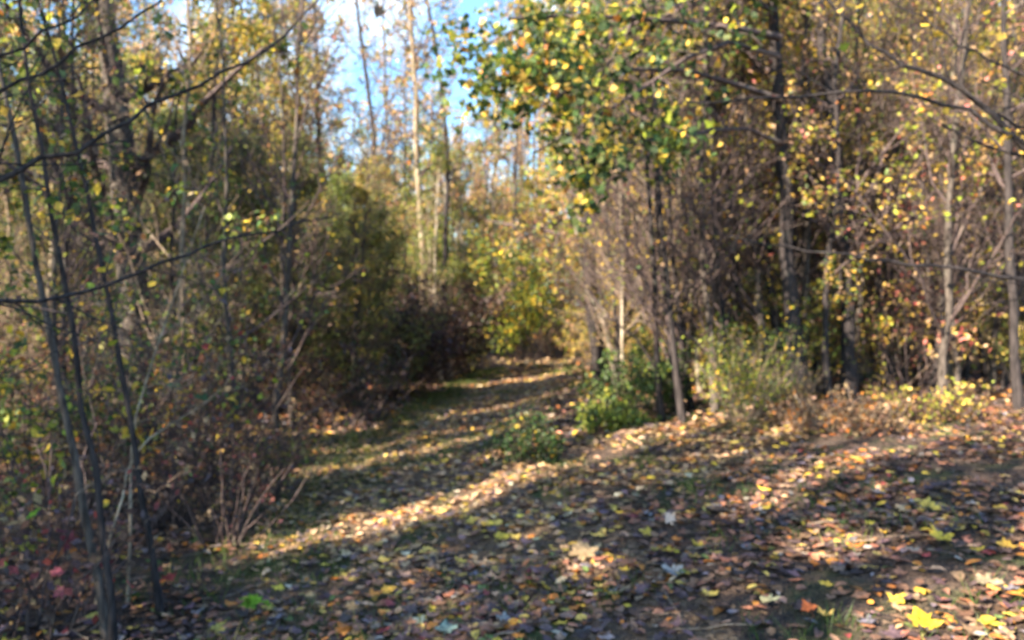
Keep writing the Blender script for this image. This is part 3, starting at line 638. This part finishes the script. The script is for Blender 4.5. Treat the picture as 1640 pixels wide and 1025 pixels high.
for lab, g_ in by.items():
    if 1 < len(g_) <= 9:
        for i, (px, o) in enumerate(sorted(g_, key=lambda t: t[0])):
            lb = ('rightmost' if i == len(g_) - 1 else ORD[i]) + ' ' + lab
            o['label'] = lb if len(lb.split()) <= 16 else lb.replace('almost ', '').replace(' from left', '').replace('farther back', 'back')
# a last row of woods that reads as one mass
g = Geo(); gt = Geo(); n = 70
x = rng.uniform(-75, 75, n * 6); y = 78 + rng.uniform(0, 18, n * 6); z0 = H(x, y); s = x / y; hh = np.where((s > SKY0 - .03) & (s < SKY1 + .02), 11 + rng.uniform(0, 6, n * 6), 15 + rng.uniform(0, 9, n * 6) + 14 * (s > 0))
P = np.stack([np.stack([x + rng.uniform(-.5, .5, n * 6) * q, y, z0 + hh * q], 1) for q in np.linspace(0, 1, 6)], 1)
tubes(g, P, .18 * np.linspace(1, .3, 6)[None] * np.ones((n * 6, 1)), 5)
P1, R1 = grow(rng, P, np.full(P.shape[:2], .07), 16, .1, 1, .28, 50, .12, 5, .2); tubes(g, P1, R1, 3)
g.c = [np.tile(np.array([[.2, .15, .11]]), (g.n, 1))]
q = on_lines(rng, P1, 60000, .2, 1, .6); leaves(g, rng, q, .42, pick(rng, len(q), PAL_FAR + [(3, OLIVE)]), T_simple, flat=.1)
n2 = 26000; x = rng.uniform(-80, 80, n2); y = rng.uniform(74, 98, n2); q = np.stack([x, y, H(x, y) + 8 * rng.uniform(0, 1, n2) ** 1.4], 1)
leaves(g, rng, q, .5, pick(rng, n2, PAL_FAR + [(6, OLIVE), (4, BRN)]), T_simple, flat=.1)
tag(g.build('distant_woods', M_leaf), 'far-off woods in tan and olive that close the view', 'woods', kind='stuff')

# ------------------------------------------------------------------ cedars and bushes that stand out
def cedar(base, h, wid, seed, label, pal, n=26):
    rg = np.random.default_rng(seed); root = empty('cedar_tree', base)
    T = straight(h, (0, 0), .05, seed)[None]; R = np.linspace(.08, .015, T.shape[1])[None]; T[0, 0, 2] -= .1
    g = Geo(); tubes(g, T, R, 7); g.build('trunk', M_bark, root, smooth=True)
    P1, R1 = grow(rg, T, R, int(n * h * .6), .06, 1, 0, 74, .06, 6, .08, L=lambda t: wid * (1.15 - t), rr=.4)
    P2, R2 = grow(rg, P1, R1, 9, .15, 1, .4, 45, -.03, 5, .15); P2, R2 = open_lines(P2, R2, base); g = Geo(); tubes(g, P1, R1, 4); tubes(g, P2, R2, 3); g.build('branches', M_twig, root)
    q = on_lines(rg, P2, 15000, .1, 1, .11); q = q[keep_light(q + base)]; g = Geo(); leaves(g, rg, q, .07, pick(rg, len(q), pal), T_simple, flat=.1, hang=1.5, jit=.2); g.build('foliage', M_leaf, root)
    return tag(root, label, 'cedar')
PAL_C = [(3, (.11, .13, .04)), (5, (.19, .21, .06)), (1.5, (.06, .08, .035)), (6, (.30, .31, .08)), (2, TAN)]
def gpx(px, d): return gz((px - 820) / F * d, d)
cedar(gpx(470, 16), 5.6, 2.1, 201, 'olive green cedar standing highest in the left middle thicket', PAL_C)
cedar(gpx(590, 18.5), 5.0, 1.9, 202, 'dark green cedar leaning its fronds beside the left edge of the track', PAL_C)
cedar(gpx(385, 14), 4.9, 1.8, 203, 'green cedar half hidden behind the left grey sapling', PAL_C)
cedar(gpx(285, 15.5), 5.6, 1.9, 206, 'olive cedar just right of the thick grey trunk', PAL_C)
cedar(gpx(700, 30), 5.2, 2.3, 204, 'pale green cedar at the far end of the track under the sky gap', [(4, OLIVE), (3, YG), (2, (.12, .15, .04))])
cedar(gpx(545, 24), 6.0, 2.4, 205, 'broad pale green cedar under the left of the sky gap', [(4, OLIVE), (2, YG), (2, (.12, .15, .04))])
def bush(name, label, cat, px, py, h, wid, seed, pal, nleaf, ls, stems=16, **kw):
    b = ground_at(px, py); kw.setdefault('filt', px < 760); kw.setdefault('bs', .28); return tag(shrub_at(name, b, seed, h, stems, wid, pal, nleaf, ls, **kw), label, cat)
bush('bush', 'dense green bush at the right side of the bend beside the dark trunk', 'bush', 1035, 668, 1.15, 1.1, 211, [(5, GREEN), (3, OLIVE), (1, YG), (4, DKG)], 3900, .06, 22, spread=.05)
bush('bush', 'low sunlit green shrub spreading left below the dense green bush', 'bush', 985, 690, .45, 1.3, 212, [(3, GREEN), (3, YG), (3, OLIVE)], 1700, .06, 22, spread=.05)
bush('bush', 'feathery yellow green bush lit by the sun right of the dense green bush', 'bush', 1195, 676, 1.1, .5, 213, [(4, YG), (3, OLIVE), (2, GREEN), (1, YEL)], 2800, .042, 34, spread=.06, mt=M_twigl)
bush('bush', 'small dark green bush at the right edge of the track', 'bush', 848, 742, .55, .9, 214, [(5, DKG), (4, GREEN), (1, OLIVE), (.5, YEL)], 1800, .05, 16, spread=.05)
bush('bush', 'dry golden weeds standing beside the feathery bush', 'weeds', 1268, 668, .7, .45, 215, [(3, TAN), (3, GOLD), (2, OLIVE)], 700, .035, 40, mt=M_twigl)
bush('bush', 'green and yellow leaved young tree at the far bend of the track', 'bush', 838, 598, 4.9, .6, 216, [(4, GREEN), (4, YG), (2, YEL), (2, OLIVE)], 7500, .12, 18, spread=.1, tmpl=T_oval)
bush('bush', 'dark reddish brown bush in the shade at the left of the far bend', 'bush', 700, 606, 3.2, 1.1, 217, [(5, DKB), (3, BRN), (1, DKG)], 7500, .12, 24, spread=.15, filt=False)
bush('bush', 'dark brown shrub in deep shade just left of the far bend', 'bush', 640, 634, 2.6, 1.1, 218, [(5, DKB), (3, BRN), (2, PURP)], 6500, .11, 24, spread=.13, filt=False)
bush('bush', 'dark brambly bush along the left edge of the track', 'bush', 560, 690, 1.5, 1.2, 219, [(4, DKB), (3, BRN), (2, DKG), (1, PURP)], 4000, .07, 26, spread=.07)
bush('bush', 'pinkish dry shrub with thin stems left of the sunlit strip', 'bush', 365, 870, .85, .8, 220, [(4, PEACH), (3, TAN), (2, PINK), (2, BRN)], 1300, .045, 26, mt=M_twig)
bush('bush', 'dry yellowish stalks behind the pinkish shrub in the left thicket', 'weeds', 430, 800, .9, .6, 221, [(3, TAN), (2, YG), (2, BRN)], 1100, .04, 24, mt=M_twig)
bush('bush', 'brown brambles crowding the left foreground corner', 'bush', 60, 1000, 1.2, 1.2, 222, [(4, BRN), (3, PURP), (1, RED), (1, TAN)], 900, .06, 30)
bush('bush', 'dark twiggy shrub behind the two crossing saplings', 'bush', 245, 845, 1.6, 1.0, 223, PAL_DRY, 1300, .05, 30)
bush('bush', 'tall purple brown shrub behind the pinkish shrub', 'bush', 300, 840, 2.2, .9, 224, PAL_DRY, 1700, .05, 30)
bush('bush', 'bright yellow and green leaved shrub low at the left edge', 'bush', 112, 880, 1.9, .9, 225, [(4, YG), (4, YEL), (3, GREEN), (1, ORG)], 800, .075, 18, tmpl=T_oval)
bush('bush', 'rust coloured dry ferns at the foot of the straight dark trunk', 'weeds', 1375, 690, .45, 1.3, 226, [(2, ORG), (3, PEACH), (5, BRN), (3, TAN)], 900, .05, 34, mt=M_twigl)
bush('bush', 'rusty weeds between the feathery bush and the straight trunk', 'weeds', 1310, 688, .4, 1.3, 227, [(5, BRN), (1.5, ORG), (3, TAN)], 800, .05, 30, mt=M_twigl)
bush('bush', 'brown undergrowth left of the tall trunk at the right edge', 'weeds', 1480, 680, .6, 1.4, 228, [(4, BRN), (3, GOLD), (2, YG)], 1500, .05, 30, mt=M_twig)
bush('bush', 'pinkish leaved shrub among the golden woods at the right', 'bush', 1450, 640, 2.6, .9, 229, [(3, PINK), (1, RED), (4, GOLD), (3, PEACH)], 1100, .07, 22)

# seedlings with big leaves in the foreground
def seedling(label, px, py, h, seed, col, n, ls):
    b = ground_at(px, py); rg = np.random.default_rng(seed); root = empty('seedling', b)
    P = np.stack([np.array([[0, 0, -.03], [rg.normal() * .02, 0, h * .4], [rg.normal() * .04, .01, h * .75], [rg.normal() * .06, 0, h]])] * 1); R = np.array([[.005, .004, .003, .002]])
    g = Geo(); tubes(g, P, R, 5); P1, R1 = grow(rg, P, R, n, .3, 1, .5, 60, .1, 4, .1); tubes(g, P1, R1, 4); g.build('stem', M_twig, root)
    g = Geo(); leaves(g, rg, P1[:, -1], ls, pick(rg, n, col), T_lobed, flat=.35, hang=1.); g.build('leaves', M_leaf, root)
    tag(root, label, 'seedling')
seedling('seedling with light green and tan lobed leaves at the left edge', 44, 1018, .62, 301, [(3, (.22, .40, .05)), (2, (.5, .33, .15))], 9, .13)
seedling('seedling with a pink red leaf in the lower left', 262, 985, .24, 302, [(3, (.6, .12, .13)), (1, (.1, .15, .05))], 5, .10)
seedling('low seedling with bright green lobed leaves in the lower left of the track', 415, 990, .12, 303, [(3, (.22, .42, .05))], 5, .11)
seedling('teal green leaved seedling under the pale dead stem', 280, 870, 1.2, 304, [(3, (.09, .18, .09))], 7, .15)
seedling('seedling with purple red leaves beside the light green one', 125, 1010, .5, 305, [(3, (.25, .06, .09)), (1, (.5, .2, .1))], 10, .11)

# single large fallen leaves
def fallen(label, px, py, wpx, col, seed, tilt=.15, tm=T_lobed, curl=.3):
    b = ground_at(px, py); rg = np.random.default_rng(seed); d = b[1]; sz = wpx / F * d * .78
    V, Fc = tm; W = V.copy() * rg.uniform(.82, 1.15, (len(V), 1)); W[:, 2] += rg.normal(size=len(V)) * .05; W[:, 2] += curl * (V[:, 0] ** 2 + V[:, 1] ** 2); a = rg.uniform(0, 6.28)
    R = np.array([[math.cos(a), -math.sin(a), 0], [math.sin(a), math.cos(a), 0], [0, 0, 1]]); c, s = math.cos(tilt), math.sin(tilt)
    Rx = np.array([[1, 0, 0], [0, c, -s], [0, s, c]]); W = (W * sz) @ R.T @ Rx.T
    up = np.array([0, 0, .004]); n = len(W); g = Geo()
    g.add(W, Fc, np.array(col)[None] * rg.uniform(.55, 1.1, (n, 1))); tubes(g, np.array([[[0, 0, 0], [-.3, .05, .03], [-.6, .1, .0]]]) * sz @ R.T @ Rx.T, np.full((1, 3), .0015), 4)
    g.c[-1] = np.tile(np.array(col) * .6, (g.n - n, 1))
    o = g.build('fallen_leaf', M_litter); o.location = [float(b[0]), float(b[1]), float(b[2] + .035 + abs(math.sin(tilt)) * sz * .25)]
    tag(o, label, 'fallen leaf')
for i, a in enumerate([
    ('largest bright yellow lobed leaf at the bottom right', 1478, 1012, 84, (.66, .46, .03), .35),
    ('bright yellow leaf in the shade to the upper right of the largest one', 1508, 874, 58, (.62, .42, .04), .3),
    ('yellow leaf highest on the shaded slope at the right', 1486, 822, 46, (.66, .46, .08), .3),
    ('long cream leaf near the right edge', 1582, 945, 62, (.30, .24, .15), .2),
    ('yellow leaf on the dark patch in the middle of the foreground', 805, 868, 40, (.72, .52, .06), .25),
    ('yellow leaf just left of and above the one on the dark patch', 780, 848, 30, (.66, .42, .08), .25),
    ('pale grey leaf lying on the bare soil right of the middle', 1078, 925, 56, (.25, .25, .25), .2),
    ('pale tan leaf standing on edge right of the middle', 1074, 845, 30, (.5, .4, .34), 1.0),
    ('yellow oval leaf left of the pale upright leaf', 1036, 863, 34, (.66, .45, .06), .2),
    ('pale bluish green leaf cut by the bottom edge', 714, 1021, 54, (.18, .25, .21), .1),
    ('small whitish leaf at the bottom of the middle', 806, 1002, 34, (.36, .34, .32), .2),
    ('orange yellow leaf in the lower middle left', 622, 957, 38, (.66, .36, .05), .3),
    ('yellow leaf between the cream and the largest leaf', 1436, 975, 42, (.68, .48, .06), .25),
    ('red orange leaf in the lower right', 1295, 992, 40, (.5, .12, .03), .4),
    ('yellow leaf above the red orange one', 1322, 950, 34, (.64, .45, .06), .2),
    ('big curled tan leaf on the bare soil in the middle', 935, 900, 66, (.34, .23, .12), .5),
    ('ochre leaf at the right edge', 1612, 888, 44, (.55, .33, .05), .25),
    ('pale olive leaf lying flat in the lower right', 1232, 972, 44, (.42, .38, .2), .15),
    ('tan orange leaf on the left of the foreground', 565, 985, 34, (.55, .3, .12), .3),
    ('yellow leaf up the slope beside the grass', 1120, 884, 30, (.6, .4, .05), .25)]):
    fallen(a[0], a[1], a[2], a[3], a[4], 400 + i, a[5])
# a withered leaf caught high in the sky gap
p = at(609, 18, 5.5); g = Geo(); leaves(g, np.random.default_rng(9), np.zeros((4, 3)) + np.random.default_rng(8).normal(size=(4, 3)) * .015, .09, pick(rng, 4, [(1, (.05, .035, .03))]), T_lobed, hang=1)
tubes(g, np.array([[[0, 0, 0], [.02, 0, .5], [-.05, 0, 1.2]]]), np.array([[.001, .001, .001]]), 4)
o = g.build('hanging_leaf', M_leaf); o.location = [float(v) for v in p]; tag(o, 'dark withered leaf hanging alone against the sky at the top', 'leaf')
# fallen stick in the lower left corner
g = Geo(); A_ = ground_at(8, 1000) + np.array([0, 0, .05]); B_ = ground_at(120, 940) + np.array([0, 0, .22]); Pm = np.linspace(A_, B_, 6); Pm[1:-1] += rng.normal(size=(4, 3)) * .008
tubes(g, (Pm - A_)[None], np.linspace(.009, .005, 6)[None], 6); o = g.build('fallen_stick', M_tan); o.location = [float(v) for v in A_]
tag(o, 'pale stick lying at a slant in the lower left corner', 'stick')
print('objects', len(bpy.data.objects), 'meshes', len(bpy.data.meshes))
